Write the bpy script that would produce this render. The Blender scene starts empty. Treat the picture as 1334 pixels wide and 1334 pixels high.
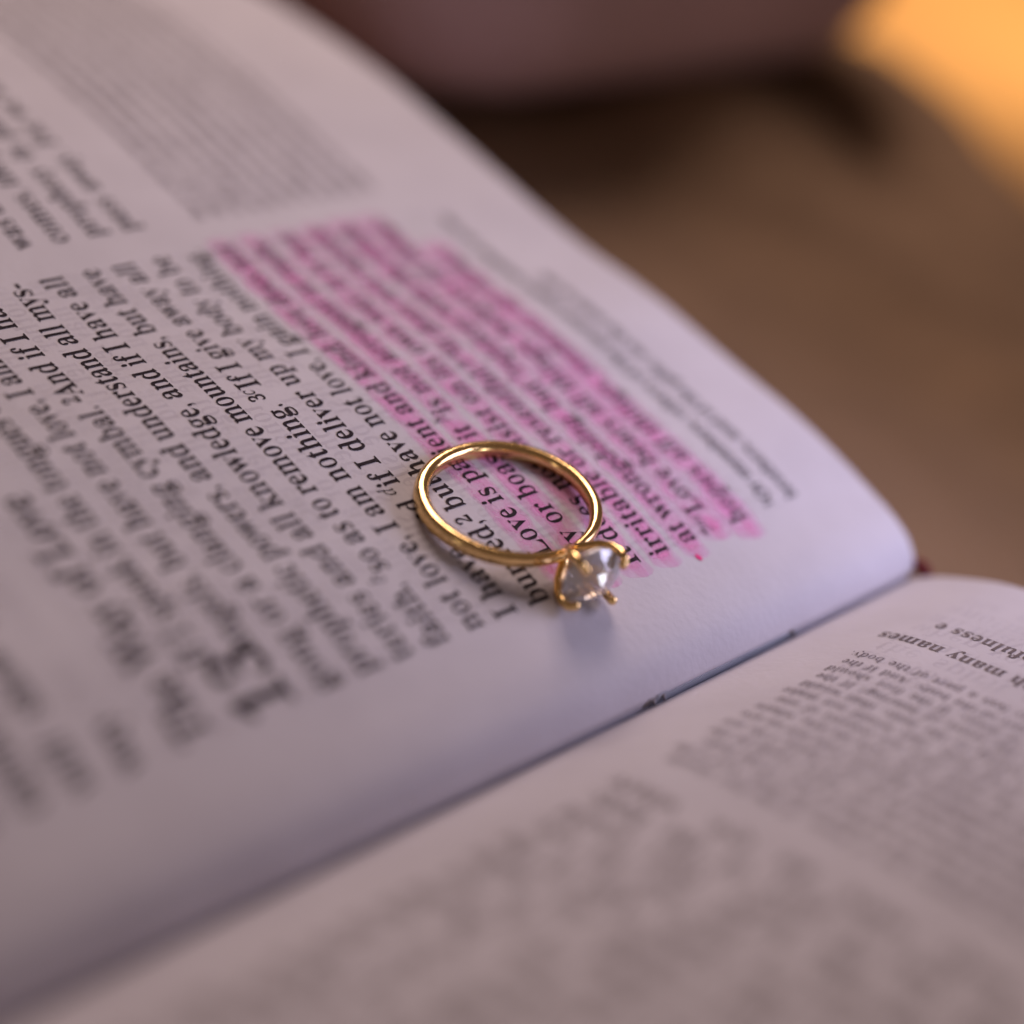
import bpy, bmesh, math, random
from mathutils import Vector, Matrix, noise
R = random.Random(7)
sc = bpy.context.scene
COL = sc.collection
U = 0.01                      # one millimetre of the book = 0.01 Blender units
sc.unit_settings.scale_length = 0.1

# ------------------------------------------------------------------ camera
AZ, EL, RO = -0.9612, 0.640, 0.3677
CAMP = Vector((-46.767, 90.072, 89.656))
F = Vector((math.cos(EL)*math.cos(AZ), math.cos(EL)*math.sin(AZ), -math.sin(EL)))
r0 = F.cross(Vector((0, 0, 1))).normalized(); u0 = r0.cross(F)
RX = r0*math.cos(RO) + u0*math.sin(RO); UX = -r0*math.sin(RO) + u0*math.cos(RO)
cd = bpy.data.cameras.new('camera'); cam = bpy.data.objects.new('camera', cd); COL.objects.link(cam)
M3 = Matrix((RX, UX, -F)).transposed()
cam.matrix_world = Matrix.Translation(CAMP*U) @ M3.to_4x4()
cd.sensor_width = 36; cd.lens = 36*2246.93/1334
cd.clip_start = 0.01; cd.clip_end = 200
cd.dof.use_dof = True; cd.dof.focus_distance = 141.6*U; cd.dof.aperture_fstop = 0.60
cd.dof.aperture_blades = 9
sc.camera = cam

# ------------------------------------------------------------------ world and lamps
w = bpy.data.worlds.new('World'); sc.world = w; w.use_nodes = True
bg = w.node_tree.nodes['Background']; bg.inputs[0].default_value = (1.0, 0.70, 0.62, 1); bg.inputs[1].default_value = 0.105

def area(name, pos, target, size, power, color, size_y=None):
    l = bpy.data.lights.new(name, 'AREA'); l.energy = power; l.color = color; l.size = size*U
    if size_y: l.shape = 'RECTANGLE'; l.size_y = size_y*U
    o = bpy.data.objects.new(name, l); COL.objects.link(o); o.location = Vector(pos)*U
    o.rotation_euler = (Vector(target)-Vector(pos)).to_track_quat('-Z', 'Y').to_euler(); return o
area('window_light', (-32, -92, 50), (14, -36, 3), 62, 1.95, (0.70, 0.67, 1.0)).data.spread = math.radians(72)
area('stone_glint_light', (-111, -49, 38.5), (7, -2, 6), 20, 1.6, (0.85, 0.87, 1.0))  # no real window: lamp added so a stone facet catches a sparkle
area('room_light', (250, -150, 235), (20, -30, 0), 150, 70.0, (1.0, 0.78, 0.73))
area('band_glint_light', (0, 165, 26), (20, 0, 6), 22, 0.5, (1.0, 0.90, 0.80))  # added low lamp, only there to give the band white glints
def spot(name, pos, target, power, color, angle, blend=0.6, rad=6):
    l = bpy.data.lights.new(name, 'SPOT'); l.energy = power; l.color = color; l.spot_size = math.radians(angle); l.spot_blend = blend
    l.shadow_soft_size = rad*U
    o = bpy.data.objects.new(name, l); COL.objects.link(o); o.location = Vector(pos)*U
    o.rotation_euler = (Vector(target)-Vector(pos)).to_track_quat('-Z', 'Y').to_euler(); return o
spot('floor_sun_spot', (60, -420, 260), (190, -370, -45), 900, (1.0, 0.70, 0.38), 44, 1.0)  # added warm spot that brightens the floor, standing in for low sun

sc.view_settings.view_transform = 'Standard'; sc.view_settings.look = 'None'
sc.view_settings.exposure = 0.03; sc.view_settings.gamma = 1.0
sc.cycles.transparent_max_bounces = 16; sc.cycles.max_bounces = 10
sc.cycles.caustics_reflective = True; sc.cycles.caustics_refractive = False
sc.cycles.sample_clamp_indirect = 4.0

# ------------------------------------------------------------------ materials
def mat(name, color, rough=0.6, metal=0.0, spec=0.5):
    m = bpy.data.materials.new(name); m.use_nodes = True; b = m.node_tree.nodes['Principled BSDF']
    b.inputs['Base Color'].default_value = (*color, 1); b.inputs['Roughness'].default_value = rough
    b.inputs['Metallic'].default_value = metal; b.inputs['Specular IOR Level'].default_value = spec
    return m, m.node_tree, b
def mottled(name, c1, c2, scale, rough=0.7, bump=0.0, bscale=None, spec=0.3, detail=6, dist=0.02):
    m, t, b = mat(name, c1, rough, 0, spec); n = t.nodes; L = t.links
    tc = n.new('ShaderNodeTexCoord'); nz = n.new('ShaderNodeTexNoise'); nz.inputs['Scale'].default_value = scale; nz.inputs['Detail'].default_value = detail
    L.new(tc.outputs['Object'], nz.inputs['Vector'])
    mx = n.new('ShaderNodeMix'); mx.data_type = 'RGBA'; mx.inputs[6].default_value = (*c1, 1); mx.inputs[7].default_value = (*c2, 1)
    cr = n.new('ShaderNodeMapRange'); cr.inputs[1].default_value = 0.3; cr.inputs[2].default_value = 0.7
    L.new(nz.outputs['Fac'], cr.inputs[0]); L.new(cr.outputs[0], mx.inputs[0]); L.new(mx.outputs[2], b.inputs['Base Color'])
    if bump:
        n2 = n.new('ShaderNodeTexNoise'); n2.inputs['Scale'].default_value = bscale or scale*8; n2.inputs['Detail'].default_value = 5
        L.new(tc.outputs['Object'], n2.inputs['Vector'])
        bp = n.new('ShaderNodeBump'); bp.inputs['Strength'].default_value = bump; bp.inputs['Distance'].default_value = dist
        L.new(n2.outputs['Fac'], bp.inputs['Height']); L.new(bp.outputs[0], b.inputs['Normal'])
    return m
PAPER = mottled('thin_bible_paper', (0.655, 0.62, 0.65), (0.60, 0.565, 0.595), 14, 0.65, 0.12, 140, 0.25, dist=0.004)
INK = mottled('black_ink', (0.026, 0.019, 0.023), (0.05, 0.04, 0.044), 300, 0.9, spec=0.06)
CLOTH = mottled('brown_suede', (0.275, 0.176, 0.105), (0.205, 0.132, 0.082), 3.0, 0.9, 0.5, 60, 0.1)
PINK = mottled('pink_fleece', (0.72, 0.49, 0.48), (0.62, 0.42, 0.41), 4.0, 0.95, 0.5, 50, 0.1)
AMBER = mottled('tan_wood', (0.62, 0.36, 0.14), (0.55, 0.31, 0.12), 2.0, 0.6, 0.0)
COVER = mottled('brown_cover', (0.12, 0.045, 0.02), (0.09, 0.035, 0.02), 8, 0.5, 0.3, 90)
EDGES = mottled('copper_page_edges', (0.30, 0.13, 0.06), (0.22, 0.09, 0.05), 20, 0.5, 0.3, 120)
LEAF = mottled('inner_leaf_paper', (0.45, 0.47, 0.52), (0.36, 0.38, 0.43), 20, 0.7)
GREYINK = mottled('worn_grey_ink', (0.10, 0.075, 0.08), (0.24, 0.20, 0.20), 40, 0.6)
FAINT = mottled('faint_small_print', (0.17, 0.14, 0.15), (0.30, 0.26, 0.27), 50, 0.8, spec=.1)
RED = mottled('dark_red_band', (0.20, 0.008, 0.014), (0.12, 0.006, 0.01), 40, 0.6, 0.4, 150)
THREAD = mottled('grey_thread', (0.42, 0.38, 0.38), (0.3, 0.27, 0.27), 60, 0.8)

def tint_mat(name, tint, diff, fac_lo, fac_hi, scale, tint2=None, pig=False):
    m = bpy.data.materials.new(name); m.use_nodes = True; t = m.node_tree; n = t.nodes; L = t.links
    for x in list(n): n.remove(x)
    out = n.new('ShaderNodeOutputMaterial'); mix = n.new('ShaderNodeMixShader'); tr = n.new('ShaderNodeBsdfTransparent'); df = n.new('ShaderNodeBsdfDiffuse')
    tc = n.new('ShaderNodeTexCoord'); nz = n.new('ShaderNodeTexNoise'); nz.inputs['Scale'].default_value = scale; nz.inputs['Detail'].default_value = 3
    L.new(tc.outputs['Object'], nz.inputs['Vector'])
    mr = n.new('ShaderNodeMapRange'); mr.inputs[1].default_value = 0.35; mr.inputs[2].default_value = 0.65; mr.inputs[3].default_value = fac_lo; mr.inputs[4].default_value = fac_hi
    L.new(nz.outputs['Fac'], mr.inputs[0])
    if pig:
        an = n.new('ShaderNodeAttribute'); an.attribute_name = 'pigment'
        mm = n.new('ShaderNodeMath'); mm.operation = 'MULTIPLY'; L.new(mr.outputs[0], mm.inputs[0]); L.new(an.outputs['Fac'], mm.inputs[1]); L.new(mm.outputs[0], mix.inputs[0])
    else: L.new(mr.outputs[0], mix.inputs[0])
    n2 = n.new('ShaderNodeTexNoise'); n2.inputs['Scale'].default_value = scale*0.45; L.new(tc.outputs['Object'], n2.inputs['Vector'])
    m2 = n.new('ShaderNodeMapRange'); m2.inputs[1].default_value = 0.38; m2.inputs[2].default_value = 0.62; L.new(n2.outputs['Fac'], m2.inputs[0])
    cm = n.new('ShaderNodeMix'); cm.data_type = 'RGBA'; cm.inputs[6].default_value = (*tint, 1); cm.inputs[7].default_value = (*(tint2 or tint), 1)
    L.new(m2.outputs[0], cm.inputs[0]); L.new(cm.outputs[2], tr.inputs[0])
    df.inputs[0].default_value = (*diff, 1)
    L.new(tr.outputs[0], mix.inputs[1]); L.new(df.outputs[0], mix.inputs[2]); L.new(mix.outputs[0], out.inputs[0])
    return m
HILITE = tint_mat('pink_highlighter', (1.0, 0.97, 1.0), (1.0, 0.42, 0.75), 0.14, 0.56, 55, (1.0, 0.90, 0.97), True)
HIDARK = tint_mat('pink_highlighter_pooled', (1.0, 0.95, 0.98), (1.0, 0.36, 0.66), 0.1, 0.5, 60, None, True)
GHOST = tint_mat('print_showing_through', (0.91, 0.905, 0.915), (0.5, 0.45, 0.48), 0.0, 0.0, 50, (0.965, 0.965, 0.97))
MAGENTA, _, _b = mat('magenta_dot_ink', (0.85, 0.02, 0.22), 0.4)

GOLD, gt, gb = mat('polished_gold', (0.94, 0.64, 0.27), 0.13, 1.0)
_n = gt.nodes.new('ShaderNodeTexNoise'); _n.inputs['Scale'].default_value = 120; _n.inputs['Detail'].default_value = 4
_tc = gt.nodes.new('ShaderNodeTexCoord'); _mp = gt.nodes.new('ShaderNodeMapping'); _mp.inputs['Scale'].default_value = (1.0, .55, 6.0); gt.links.new(_tc.outputs['Object'], _mp.inputs[0]); gt.links.new(_mp.outputs[0], _n.inputs['Vector'])
_r = gt.nodes.new('ShaderNodeMapRange'); _r.inputs[3].default_value = 0.08; _r.inputs[4].default_value = 0.22
gt.links.new(_n.outputs['Fac'], _r.inputs[0]); gt.links.new(_r.outputs[0], gb.inputs['Roughness'])
_bp = gt.nodes.new('ShaderNodeBump'); _bp.inputs['Strength'].default_value = 0.10; _bp.inputs['Distance'].default_value = 0.003
gt.links.new(_n.outputs['Fac'], _bp.inputs['Height']); gt.links.new(_bp.outputs[0], gb.inputs['Normal'])
STONE, st, sb = mat('clear_stone', (1.0, 0.97, 0.98), 0.03, 0.0)
sb.inputs['Transmission Weight'].default_value = 0.72; sb.inputs['IOR'].default_value = 1.9

# ------------------------------------------------------------------ object helpers
def link(name, verts, faces, m, parent=None, smooth=False, **props):
    me = bpy.data.meshes.new(name); me.from_pydata([(x*U, y*U, z*U) for x, y, z in verts], [], faces); me.update()
    if smooth: me.polygons.foreach_set('use_smooth', [True]*len(me.polygons))
    if m: me.materials.append(m)
    o = bpy.data.objects.new(name, me); COL.objects.link(o)
    if parent: o.parent = parent
    for k, v in props.items(): o[k] = v
    return o
def empty(name, **props):
    o = bpy.data.objects.new(name, None); COL.objects.link(o); o.empty_display_size = 0.05
    for k, v in props.items(): o[k] = v
    return o
def tube(path, rads, seg=20, closed=False, cap=True, up=None, sq=1.0):
    n = len(path); V = []; Fc = []
    P = [Vector(p) for p in path]
    T = []
    for i in range(n):
        a = P[(i-1) % n] if (closed or i > 0) else P[i]; b = P[(i+1) % n] if (closed or i < n-1) else P[i]
        T.append((b-a).normalized())
    nv = Vector(up) if up else T[0].orthogonal().normalized()
    for i in range(n):
        nv = (Vector(up) if up else nv); nv = (nv - nv.dot(T[i])*T[i]).normalized(); bv = T[i].cross(nv)
        r = rads[i] if isinstance(rads, (list, tuple)) else rads
        ra, rb = (r if isinstance(r, tuple) else (r, r))
        for k in range(seg):
            a = 2*math.pi*k/seg; ca, sa = math.cos(a), math.sin(a); V.append(tuple(P[i] + nv*math.copysign(abs(ca)**sq, ca)*ra + bv*math.copysign(abs(sa)**sq, sa)*rb))
    m = n if closed else n-1
    for i in range(m):
        for k in range(seg):
            a = i*seg+k; b = i*seg+(k+1) % seg; c = ((i+1) % n)*seg+(k+1) % seg; d = ((i+1) % n)*seg+k
            Fc.append((a, b, c, d))
    if not closed and cap:
        Fc.append(tuple(range(seg))[::-1]); Fc.append(tuple(range((n-1)*seg, n*seg)))
    return V, Fc
def ball(c, r, n=10, sq=(1, 1, 1)):
    V = []; Fc = []
    for i in range(n+1):
        th = math.pi*i/n
        for k in range(2*n):
            ph = math.pi*k/n; V.append((c[0]+r*sq[0]*math.sin(th)*math.cos(ph), c[1]+r*sq[1]*math.sin(th)*math.sin(ph), c[2]+r*sq[2]*math.cos(th)))
    for i in range(n):
        for k in range(2*n):
            Fc.append((i*2*n+k, (i+1)*2*n+k, (i+1)*2*n+(k+1) % (2*n), i*2*n+(k+1) % (2*n)))
    return V, Fc
def join(*parts):
    V = []; Fc = []
    for v, f in parts:
        o = len(V); V += list(v); Fc += [tuple(i+o for i in q) for q in f]
    return V, Fc
def interp(kn, va, x):
    if x <= kn[0]: return va[0]
    for i in range(1, len(kn)):
        if x <= kn[i]:
            t = (x-kn[i-1])/(kn[i]-kn[i-1]); return va[i-1]*(1-t)+va[i]*t
    return va[-1]
def smoothi(kn, va, x, h):
    return (interp(kn, va, x-h) + interp(kn, va, x+h) + 2*interp(kn, va, x))/4

# ------------------------------------------------------------------ page surfaces (arc length s from the gutter, y along the gutter)
PITCH = 3.6; MARG = 10.82; CW = 50.23; EM = 2.861; YB = -41.65; YT = 108.0
KN = [0, 2, 4, 7, 11, 16, 24, 34, 46, 60, 80, 105, 125]
PH = [1.1434, .7346, .3613, .1448, .1511, .0977, -.0016, .0383, -.0946, .0366, .0203, -.13, -.28]
def profile(kn, ph, x, z, sgn, smax):
    st = 0.05; P = [(x, z)]; n = int(smax/st)
    for i in range(n):
        a = interp(kn, ph, (i+.5)*st); x += sgn*math.cos(a)*st; z += math.sin(a)*st; P.append((x, z))
    return st, P
PR = profile(KN, PH, 0.0, 0.0, 1, 127)
KV = [0, 1.5, 4, 8, 11, 16, 24, 40, 60, 80, 125]
PV = [.78, .74, .66, .60, .46, .40, .37, .32, .05, -.06, -.12]
PL = profile(KV, PV, -0.37, -0.8, -1, 127)
def surf(side, s, y, h=0.0):
    st, P = PR if side > 0 else PL
    if s < 0:
        # the leaf dives into the gutter
        base = Vector((P[0][0], y, P[0][1])); return base + Vector((side*0.12*s*-0.0, 0, s)) + Vector((side*h, 0, 0))
    i = min(int(s/st), len(P)-2); t = s/st-i
    x = P[i][0]*(1-t)+P[i+1][0]*t; z = P[i][1]*(1-t)+P[i+1][1]*t
    tx, tz = P[i+1][0]-P[i][0], P[i+1][1]-P[i][1]; l = math.hypot(tx, tz); tx /= l; tz /= l
    nx, nz = (-tz, tx) if side > 0 else (tz, -tx)
    am = 0.13*min(1, s/12)
    wv = am*noise.noise(Vector((s*0.05*side+7, y*0.035, 3.1))) * 2 + am*0.25*noise.noise(Vector((s*.16*side, y*.14, 9)))
    return Vector((x+nx*(h+wv), y, z+nz*(h+wv)))

def sheet(name, side, m, parent, h=0.0, s0=0.0, s1=126, y0=YB, y1=YT, ds=0.5, dy=1.5, dive=4.0, **props):
    S = []; s = s0
    if dive: S = [-dive, -dive*.5, -.3]
    while s < s1: S.append(s); s += ds if s > 8 else ds*.4
    S.append(s1)
    n = max(2, int((y1-y0)/dy)); Y = [y0+(y1-y0)*i/n for i in range(n+1)]
    V = [tuple(surf(side, s, y, h)) for s in S for y in Y]; W = len(Y); Fc = []
    for i in range(len(S)-1):
        for j in range(n):
            q = (i*W+j, (i+1)*W+j, (i+1)*W+j+1, i*W+j+1); Fc.append(q if side > 0 else q[::-1])
    return link(name, V, Fc, m, parent, True, **props)

book = empty('open_book', label='open bible lying face up with a pink highlighted passage on its left page', category='book')
recto = sheet('page', 1, PAPER, book, label='large left-hand page with the pink highlighted verses')
verso = sheet('page', -1, PAPER, book, label='facing page at lower right, warm lit and out of focus')

for i in range(4):
    sheet('leaf', 1, PAPER if i < 2 else EDGES, book, h=-.16*(i+1), s0=0, s1=125.5, y0=YB-.16*(i+1)-.05*(i % 2), y1=YB+5, dive=0, ds=1.5, dy=1.2)
for i in range(3):
    sheet('leaf', -1, PAPER, book, h=-.16*(i+1), s0=0, s1=125.5, y0=YB-.10*(i+1), y1=YB+5, dive=0, ds=1.5, dy=1.2)

# ------------------------------------------------------------------ glyphs: serif letters of the built-in math alphabet, stems thinned
def bd(c):
    if 'A' <= c <= 'Z': return chr(0x1D400+ord(c)-65)
    if 'a' <= c <= 'z': return chr(0x1D41A+ord(c)-97)
    if c.isdigit(): return chr(0x1D7CE+int(c))
    return c
def it(c):
    if c == 'h': return '\u210e'
    if 'a' <= c <= 'z': return chr(0x1D44E+ord(c)-97)
    if 'A' <= c <= 'Z': return chr(0x1D434+ord(c)-65)
    return bd(c)
def raw(body):
    c = bpy.data.curves.new('t', 'FONT'); c.body = body; c.resolution_u = 3
    o = bpy.data.objects.new('t', c); COL.objects.link(o)
    dg = bpy.context.evaluated_depsgraph_get(); e = o.evaluated_get(dg); me = e.to_mesh()
    bm = bmesh.new(); bm.from_mesh(me); e.to_mesh_clear()
    bpy.data.objects.remove(o); bpy.data.curves.remove(c); return bm
def maxx(body):
    bm = raw(body); m = max(v.co.x for v in bm.verts); bm.free(); return m
I0 = maxx(bd('I')); ADV = {}; GLY = {}
def adv(ch):
    if ch not in ADV:
        ADV[ch] = (maxx(bd('I')+' '+bd('I'))-I0-adv(bd('I'))) if ch == ' ' else maxx(ch+bd('I'))-I0
    return ADV[ch]
def glyph(ch, thin=0.0165, fat=0.006):
    key = (ch, thin)
    if key in GLY: return GLY[key]
    bm = raw(ch); bmesh.ops.remove_doubles(bm, verts=bm.verts, dist=1e-5)
    N = {v.index: Vector((0, 0)) for v in bm.verts}
    for e in bm.edges:
        if len(e.link_faces) == 1:
            f = e.link_faces[0]; a, b = e.verts; d = (b.co-a.co); nrm = Vector((d.y, -d.x))
            if nrm.length < 1e-9: continue
            c = f.calc_center_median(); mid = (a.co+b.co)/2
            if nrm.dot(Vector((c.x-mid.x, c.y-mid.y))) > 0: nrm = -nrm
            nrm.normalize(); N[a.index] += nrm; N[b.index] += nrm
    V = []
    for v in bm.verts:
        nn = N[v.index]; nn = nn.normalized() if nn.length > 1e-6 else nn
        V.append((v.co.x-thin*nn.x, v.co.y+fat*nn.y))
    Fc = [tuple(v.index for v in f.verts) for f in bm.faces]
    bm.free(); GLY[key] = (V, Fc); return GLY[key]
def tokens(line, style='b'):
    out = []; i = 0
    while i < len(line):
        c = line[i]
        if c == '~': out.append((it(line[i+1]), .62, .36)); i += 2
        elif c == '^': out.append((bd(line[i+1]), .64, .24)); i += 2
        else: out.append((it(c) if style == 'i' else bd(c), 1., 0.)); i += 1
    return out
XS = 0.88    # letters slightly condensed: EM is the horizontal em, EM/XS the vertical one
class Print:
    def __init__(self): self.V = []; self.F = []
    def line(self, text, side, s0, y, width=None, em=EM, x0=0.0, just=True, style='b', thin=0.0165, h=0.045, mirror=False, jit=0.0, right=False):
        tk = tokens(text, style); ws = [adv(c)*k*em for c, k, _ in tk]
        ns = sum(1 for t in tk if t[0] == ' '); ex = 0
        if just and width and ns:
            ex = (width-x0-sum(ws))/ns
            if ex < -.1 and len(text) > 20:
                q = (width-x0+.1*ns)/sum(ws); ws = [v*q for v in ws]; ex = -.1
        x = x0
        if right: x = width-sum(ws)
        for (c, k, up), ww in zip(tk, ws):
            if c != ' ':
                G, Fc = glyph(c, thin); o = len(self.V)
                for gx, gy in G:
                    X = x+gx*em*k; Y = y+(gy*k+up)*em/XS
                    if mirror: X = width-X
                    s = (s0+X) if side > 0 else (s0+width-X)      # the facing page reads towards the gutter
                    self.V.append(tuple(surf(side, s, Y, h)))
                self.F += [tuple(i+o for i in (f if not mirror else f[::-1])) for f in Fc]
            x += ww+(ex if c == ' ' else 0)
        return x
    def build(self, name, m, parent, **props): return link(name, self.V, self.F, m, parent, False, **props)

BASE = lambda k: -PITCH*(k-9)
LINES = {
 -8: "have gifts of healings? do all speak with", -7: "tongues? do all interpret? But desire",
 -6: "earnestly the best gifts. Moreover, I show", -5: "you all of this in a plain manner that the",
 -4: "first apostles, second prophets, third teach-", -3: "earnestly desire the higher gifts, and I",
 -2: "will show you a still more excellent",
 1: "If I speak in the tongues of men and of", 2: "angels, but have not love, I am a noisy",
 3: "gong or a clanging cymbal. ^2And if I have", 4: "prophetic powers, and understand all mys-",
 5: "teries and all knowledge, and if I have all", 6: "faith, ~bso as to remove mountains, but have",
 7: "not love, I am nothing. ^3~cIf I give away all", 8: "I have, and ~dif I deliver up my body to be",
 9: "burned,^2 but have not love, I gain nothing.", 10: "Love is patient and kind; love does not",
 11: "envy or boast; it ~his not arrogant or rude.", 12: "It does not insist on its own way; it is not",
 13: "irritable or resentful;^3 ^6it does not rejoice", 14: "at wrongdoing, but ~krejoices with the truth.",
 15: "^7~mLove bears all things, believes all things,", 16: "hopes all things, endures all things."}
p = Print()
for k in sorted(LINES):
    t = LINES[k]; y = BASE(k) + (1.6 if k <= -2 else 0)
    if k == -2: p.line(t, 1, MARG, y, CW, just=True)
    elif k == 16: p.line(t, 1, MARG, y, CW, just=False)
    else: p.line(t, 1, MARG, y, CW, x0={10: 3.75, 1: 5.6, 2: 5.2}.get(k, 0.0))
p.line("way.", 1, MARG, BASE(-1)+1.6, CW, just=False)
p.build('printed_column', INK, recto)
p = Print(); p.line("The Way of Love", 1, MARG+.2, BASE(0)-.3, CW, em=EM*1.22, just=False, style='b', thin=0.004)
p.build('section_heading', INK, recto)
p = Print(); p.line("13", 1, MARG-.2, BASE(2), CW, em=5.7, just=False, thin=0.004); p.build('chapter_number', INK, recto)
p = Print()
p.line("^1Or members; others of the ancient copies number all the", 1, MARG+.3, BASE(17.25), CW-2, em=EM*.72, thin=.012)
p.line("brothers, and of the gifts; see the notes at the", 1, MARG+.3, BASE(18.1), 36, em=EM*.72, thin=.012)
p.build('footnote', INK, recto)
# second column, far out of focus
C2 = MARG+CW+4.2
T2 = ["pass away. For we know in part and we", "prophesy in part, but when the perfect", "comes, the partial will pass away. When I",
 "was a child, I spoke like a child, I thought", "like a child, I reasoned like a child. When", "I became a man, I gave up childish ways.",
 "For now we see in a mirror dimly, but then", "face to face. Now I know in part; then I"]
p = Print()
for i in range(16):
    k = 8-i
    if i == 0: p.line(T2[i], 1, C2, BASE(k), CW, just=True)
    else: p.line(T2[i % 8], 1, C2, BASE(k), CW)
p.build('printed_column', INK, recto)
T3 = ["that is with the mind and also with the spirit, and to speak in a", "church five words with understanding rather than ten thousand in a",
      "tongue; be not children in thinking, but in evil be as infants and", "in thinking be mature, as it is written in the law by many people"]
p = Print()
y = BASE(10.1)
for i in range(11): p.line(T3[i % 4]+' '+T3[(i+1) % 4][:9], 1, C2, y, CW, em=EM*.58, thin=.020); y -= 2.1
p.build('footnote', FAINT, recto)

# print of the other side of the leaf showing through
p = Print()
TG = ["the spirit of the prophets is subject to", "another, let the first be silent, and you", "all may learn and all be encouraged by it",
      "when you come together, each one has a", "hymn, a lesson, a tongue, or an interpre-"]
for i in range(26): p.line(TG[i % 5], 1, MARG, BASE(-7+i)+1.9, CW, h=0.012, mirror=True, em=EM*.98, thin=.012)
p.build('print_showing_through', GHOST, recto)

# the facing page
TV = ["For the body does not consist of one", "member but of many. If the foot should", "say, Because I am not a hand, I do not", "belong to the body, that would not make",
      "it any less a part of the body. And if the", "ear should say, Because I am not an eye,", "I do not belong to the body, that would", "not make it any less a part of the body.",
      "If the whole body were an eye, where", "would be the sense of hearing? If the", "whole were an ear, where would be the"]
VM = 8.2
for ytop, ybot, pit, ek in ((60.0, 8.0, 2.7, .81), (3.6, -20.5, 1.85, .50)):
    p = Print(); i = 0; y = ytop
    while y > ybot:
        p.line(TV[i % 11], -1, VM+R.uniform(-.2, .5), y, CW, em=EM*ek*1.04, thin=.017, just=(ek > .8), right=(ek < .8)) if ek > .8 else p.line(TV[i % 11]+' '+TV[(i*3+1) % 11], -1, VM+R.uniform(-.2, .9), y, CW, em=EM*ek, thin=.026)
        y -= pit; i += 1
    p.build('printed_column' if ek > .8 else 'small_print', GREYINK if ek > .8 else FAINT, verso)
p = Print()
p.line("and speaking with many names", -1, VM-.6, -25.6, CW, em=EM*.76, just=False, right=True, style='b', thin=.004)
p.build('bold_line', GREYINK, verso)
p = Print()
p.line("that all the parts may share in usefulness e", -1, VM+2.2, -29.8, CW, em=EM*.76, just=False, right=True, style='b', thin=.004)
p.build('bold_line', GREYINK, verso)
p = Print()
for i in range(16): p.line(TG[i % 5], -1, VM+.8, -36.6+i*2.6, CW, h=0.012, mirror=True, thin=.0155)
p.build('print_showing_through', GHOST, verso)

# ------------------------------------------------------------------ highlighter strokes
def stroke(side, s0, s1, ya, yb, h, m, name, parent, seed, amp=.34):
    rr = random.Random(seed); n = max(6, int((s1-s0)/.35)); V = []; Fc = []
    rows = 7
    for i in range(n+1):
        s = s0+(s1-s0)*i/n
        lo = ya + amp*noise.noise(Vector((s*.5, seed*3.1, 0))) + .05*noise.noise(Vector((s*3, seed, 5)))
        hi = yb + amp*noise.noise(Vector((s*.45, seed*5.7, 9))) + .05*noise.noise(Vector((s*3, seed, 8)))
        for j in range(rows+1):
            t = j/rows; e = 0
            if i == 0: e = -.55*math.sqrt(max(0, 1-(2*t-1)**2)) + (t-.5)*.6
            if i == n: e = .5*math.sqrt(max(0, 1-(2*t-1)**2))
            V.append(tuple(surf(side, s+e, lo*(1-t)+hi*t, h)))
    for i in range(n):
        for j in range(rows):
            a = i*(rows+1)+j; Fc.append((a, a+rows+1, a+rows+2, a+1))
    o = link(name, V, Fc, m, parent)
    at = o.data.attributes.new('pigment', 'FLOAT', 'POINT')
    vals = []
    for i in range(n+1):
        ee = min(1, .25+.75*min(i, n-i)/3)
        for j in range(rows+1): vals.append(ee*min(1, [.0, .8, 1.0][min(j, rows-j, 2)]))
    at.data.foreach_set('value', vals)
    return o
em = EM
HL = {10: (1.6, CW+.6), 11: (-.5, CW+.6), 12: (-.7, CW+.4), 13: (-.9, CW+.3), 14: (-1.1, CW+.4), 15: (-.3, CW+.2), 16: (-1.4, 44.5)}
for k, (a, b) in HL.items():
    y = BASE(k); lo = -.6 - (.25 if k >= 15 else 0); hi = 2.6 + (.35 if k >= 15 else 0)
    stroke(1, MARG+a, MARG+b, y+lo, y+hi, .020, HILITE, 'highlighter_stroke', recto, k)
    # second passes where the pen went over the same words again
    rr = random.Random(k*11)
    cuts = sorted(rr.uniform(0, CW) for _ in range(4))
    for j in range(0, 4, 2):
        if cuts[j+1]-cuts[j] > 3 and cuts[j+1] < HL[k][1]:
            stroke(1, MARG+cuts[j], MARG+cuts[j+1], y+.35+rr.uniform(-.3, .3), y+1.7+rr.uniform(-.3, .4), .028, HILITE, 'highlighter_stroke', recto, k*7+j)
    stroke(1, MARG+a-.1, MARG+a+1.6, y+.1, y+1.7, .024, HIDARK, 'highlighter_stroke', recto, k*13)
V, Fc = [], []
c = (MARG-1.55, BASE(14)+1.35)
for i in range(18):
    a = 2*math.pi*i/18; V.append(tuple(surf(1, c[0]+.36*math.cos(a), c[1]+.24*math.sin(a)+.06*math.cos(a), .05)))
link('pen_dot', V, [tuple(range(18))], MAGENTA, recto, label='small bright magenta pen dot in the margin')

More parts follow.
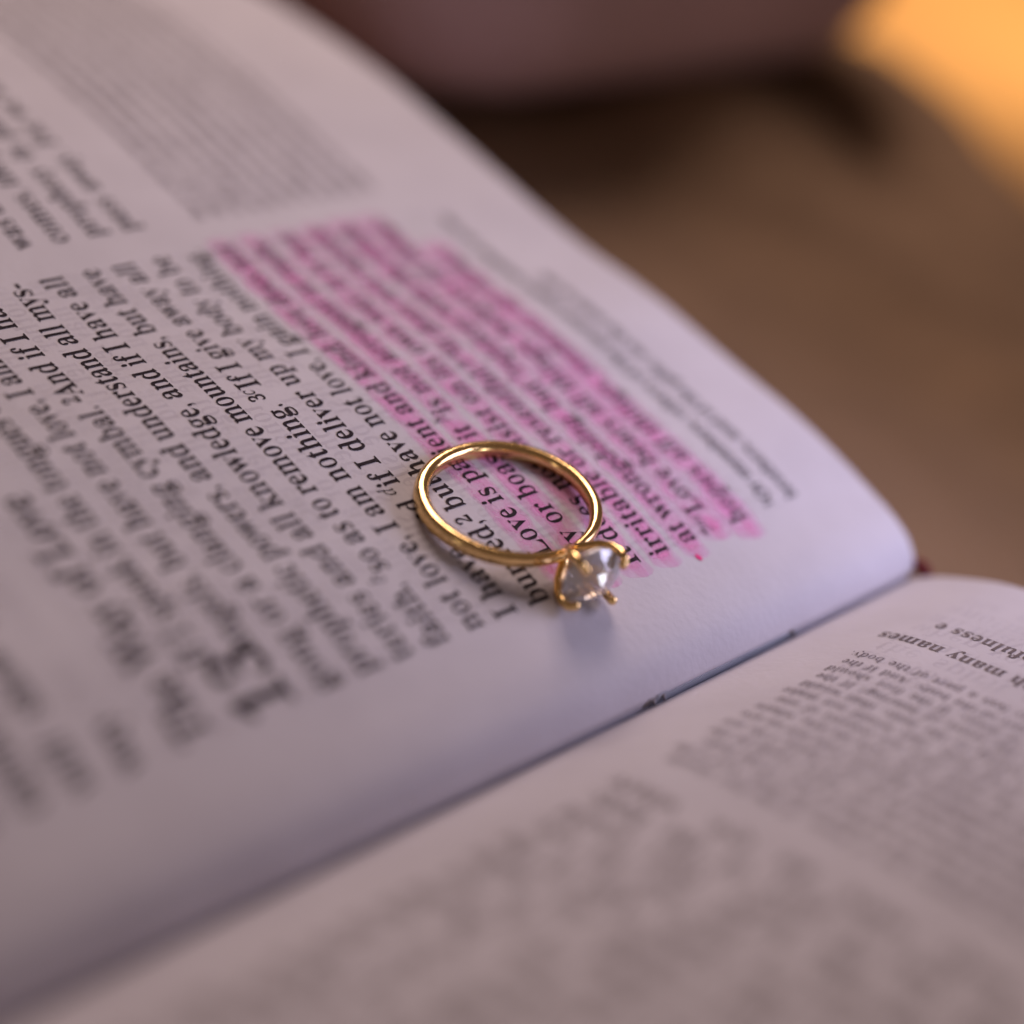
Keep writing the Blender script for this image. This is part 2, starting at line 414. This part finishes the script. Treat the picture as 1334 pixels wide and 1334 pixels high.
# ------------------------------------------------------------------ page blocks, covers, head band, torn leaf in the gutter
TAB = -15.0
def block(side, m, name, inset, top_h, bot):
    V = []; Fc = []; S = [0.5, 2, 4, 6, 8, 11, 15, 20, 30, 40, 55, 70, 90, 110, 125]; n = len(S)
    Y = [YB+inset, YT-1]
    for y in Y:
        for s in S:
            q = surf(side, s, y, -top_h); V.append((q.x, q.y, q.z))
        for s in S:
            q = surf(side, s, y, 0); V.append((q.x + (side*min(4, s*.5) if s < 20 else side*2), y, bot))
    o = 2*n
    for i in range(n-1):
        Fc += [(i, i+1, n+i+1, n+i), (o+i, o+n+i, o+n+i+1, o+i+1), (i, o+i, o+i+1, i+1), (n+i, n+i+1, o+n+i+1, o+n+i)]
    Fc += [(n-1, o+n-1, o+2*n-1, 2*n-1), (0, n, o+n, o)]
    return link(name, V, Fc, m, book)
block(1, EDGES, 'page_block', -0.75, 0.9, TAB+3.2)
block(-1, EDGES, 'page_block', 0.1, 0.9, TAB+3.2)
def slab(x0, x1, y0, y1, z0, z1, m, name, parent=None, bev=.6, seg=3, **props):
    bm = bmesh.new(); bmesh.ops.create_cube(bm, size=1)
    for v in bm.verts: v.co = Vector(((x0+x1)/2+v.co.x*(x1-x0), (y0+y1)/2+v.co.y*(y1-y0), (z0+z1)/2+v.co.z*(z1-z0)))*U
    bmesh.ops.bevel(bm, geom=bm.edges[:], offset=bev*U, segments=seg, affect='EDGES', profile=.5)
    me = bpy.data.meshes.new(name); bm.to_mesh(me); bm.free(); me.materials.append(m)
    me.polygons.foreach_set('use_smooth', [True]*len(me.polygons))
    o = bpy.data.objects.new(name, me); COL.objects.link(o); o.parent = parent
    for k, v in props.items(): o[k] = v
    return o
slab(3, 131, YB-4, YT+3, TAB+.4, TAB+3.1, COVER, 'cover_board', book)
slab(-131, -4, YB-4, YT+3, TAB+.4, TAB+3.1, COVER, 'cover_board', book)
slab(-3.8, 2.8, YB-4, YT+3, TAB+.4, TAB+3.0, COVER, 'spine', book)
# head band
path = [(-1.3+2.3*i/12, YB-.55, -1.9+2.3*math.sin(math.pi*(.25+.6*i/12))) for i in range(13)]
V, Fc = tube(path, 0.6, 12); link('head_band', V, Fc, RED, book, True, label='dark red head band at the foot of the spine')
# leaf glimpsed in the gutter
def gut(x, y, z): return (x, y, z)
V = []; Fc = []; ys = [-26+i*.5 for i in range(60)]
for i, y in enumerate(ys):
    e = .12*noise.noise(Vector((y*2, 0, 3)))
    top = -.28+e if -24 < y < -4.5 else -1.3+e
    if abs(y+5.6) < .6: top = .0
    V += [(-.12, y, -3.5), (-.12+.05*e, y, top), (-.02, y, top-.02), (-.02, y, -3.5)]
for i in range(len(ys)-1):
    for j in range(3): Fc.append((i*4+j, i*4+j+1, (i+1)*4+j+1, (i+1)*4+j))
link('torn_leaf_stub', V, Fc, LEAF, book, label='blue grey torn leaf edge showing in the gutter')
for y in (-5.4, -4.2, -22.6):
    V, Fc = (tube([(-.3, y-.5, -.75), (-.1, y-.2, -.15), (.05, y+.15, -.2), (.0, y+.6, -.9)], .13, 8))
    link('binding_thread', V, Fc, THREAD, book, True)

# ------------------------------------------------------------------ the ring
RC = Vector((18.82, -2.85, 5.86)); AX = math.radians(183.5); TI = math.radians(1.8)
ax = Vector((math.cos(AX)*math.cos(TI), math.sin(AX)*math.cos(TI), math.sin(TI)))
la = Vector((0, 0, 1)).cross(ax).normalized(); up = ax.cross(la)
def rl(a, l, z): return tuple(RC+ax*a+la*l+up*z)
ring = empty('engagement_ring', label='thin gold solitaire ring lying on the highlighted verse, clear stone towards the gutter', category='ring')
ka = [0, 10, 20, 45, 75, 110, 145, 180]; kr = [6.98, 7.0, 7.1, 7.45, 8.0, 7.82, 7.02, 6.5]
def ringr(a):
    return sum(interp(ka, kr, abs(a+d)) if a+d <= 180 else interp(ka, kr, 360-a-d) for d in range(-24, 25, 3))/17
N = 144; path = []; rad = []
for i in range(N):
    a = 360*i/N; aa = min(a, 360-a); r = ringr(aa)
    path.append(rl(r*math.cos(math.radians(a)), r*math.sin(math.radians(a)), 0))
    t = interp([0, 12, 50, 90, 180], [.46, .52, .64, .70, .74], aa); rad.append((t*1.02, t*.86))
V, Fc = tube(path, rad, 32, closed=True, up=up, sq=.82)
link('band', V, Fc, GOLD, ring, True)
HB = Vector(rl(6.95, 0, 0)); HA = (ax*4.3+la*-1.35+up*.45).normalized(); HL = up.cross(HA).normalized(); HU = HA.cross(HL)
def hl(a, l, z): return tuple(HB+HA*a+HL*l+HU*z)
for sl, su in ((1, 1), (1, -1), (-1, 1), (-1, -1)):
    k = 1.0
    pts = [(-.1, .12, .12), (.6, .72, .72), (1.6, 1.52, 1.52), (2.6, 2.0, 2.0), (3.6, 2.14, 2.14), (4.3, 2.06, 2.06), (4.7, 1.82, 1.80)]
    rr_ = [.40, .42, .40, .38, .38, .38, .36]
    V, Fc = join(tube([hl(a, l*sl, z*su) for a, l, z in pts], rr_, 14), ball(hl(4.72, 1.78*sl, 1.76*su), .40, 7))
    link('prong', V, Fc, GOLD, ring, True)
V, Fc = ball(hl(0.0, 0, 0), .60, 9); link('head_base', V, Fc, GOLD, ring, True)
# brilliant cut stone
bm = bmesh.new(); RG = 2.68
def bp(a, r, ang): bm.verts.new(Vector(hl(a, r*math.cos(ang), r*math.sin(ang)))*U)
o8 = math.radians(22.5)
for i in range(8):
    bp(4.75, .42*RG, math.radians(45*i)+o8); bp(4.22, .76*RG, math.radians(45*i)); bp(1.9, .55*RG, math.radians(45*i)+o8)
for i in range(16):
    bp(3.6, RG, math.radians(22.5*i)); bp(3.45, RG, math.radians(22.5*i))
bp(1.0, 0.01, 0); bp(5.22, 0.01, 0)
bmesh.ops.convex_hull(bm, input=bm.verts[:])
me = bpy.data.meshes.new('gemstone'); bm.to_mesh(me); bm.free(); me.materials.append(STONE)
o = bpy.data.objects.new('gemstone', me); COL.objects.link(o); o.parent = ring; o['label'] = 'clear round faceted stone held by four prongs'

# ------------------------------------------------------------------ surroundings
def hsurf(x, y):
    z = TAB
    # rounded far edge of the brown seat
    ey = interp([-150, 0, 58, 75, 88, 101, 115, 200], [-98, -140, -172, -183, -187, -189, -187, -184], x)
    d = y-(ey-4)
    if d < 14: z -= 14*(1-math.sqrt(max(0, 1-((14-d)/14)**2))) if d > 0 else 14 + (-d)*3
    far = max(0, min(1, (-60-y)/40))
    z += far*9*math.exp(-(((x-88)/20)**2+((y+118)/20)**2))
    z += far*3.0*math.exp(-(((x-85)/20)**2+((y+162)/9)**2))
    z -= far*15*math.exp(-(((y+149+(x-100)*.15)/5.5)**2))*max(0, min(1, (x-70)/22))
    z += 2.6*noise.noise(Vector((x*.035, y*.045, 4)))*far + .7*noise.noise(Vector((x*.11, y*.13, 0)))*far
    return max(z, -60)
xs = [-260+i*4 for i in range(70)] + [20+i*2 for i in range(100)] + [220+i*5 for i in range(20)]
ys = [-230+i*1.5 for i in range(120)] + [-50+i*8 for i in range(40)]
V = [(x, y, hsurf(x, y)) for x in xs for y in ys]; W = len(ys)
Fc = [(i*W+j, (i+1)*W+j, (i+1)*W+j+1, i*W+j+1) for i in range(len(xs)-1) for j in range(W-1)]
link('brown_seat_surface', V, Fc, CLOTH, None, True, kind='structure')
slab(-900, 900, -1600, 320, -62, -58, AMBER, 'wooden_floor', None, 1, 1, kind='structure')

# rounded pink bolster beyond the page
V = []; Fc = []; nA, nB = 48, 40
cx, cy, cz = 138, -112, 4; hx, hy, hz = 47, 61, 19
for i in range(nA+1):
    th = math.pi*i/nA
    for k in range(nB*2):
        ph = math.pi*k/nB
        f = lambda v, e: math.copysign(abs(v)**e, v)
        dx = f(math.sin(th), .55)*f(math.cos(ph), .55); dy = f(math.sin(th), .55)*f(math.sin(ph), .40); dz = f(math.cos(th), .75)
        wv = 1+.015*noise.noise(Vector((dx*2, dy*3, dz*2)))
        V.append((cx+hx*dx*wv, cy+hy*dy*wv, cz+hz*dz*wv))
for i in range(nA):
    for k in range(2*nB):
        Fc.append((i*2*nB+k, (i+1)*2*nB+k, (i+1)*2*nB+(k+1) % (2*nB), i*2*nB+(k+1) % (2*nB)))
link('pink_cushion', V, Fc, PINK, None, True, label='soft mauve pink cushion out of focus beyond the book', category='cushion')
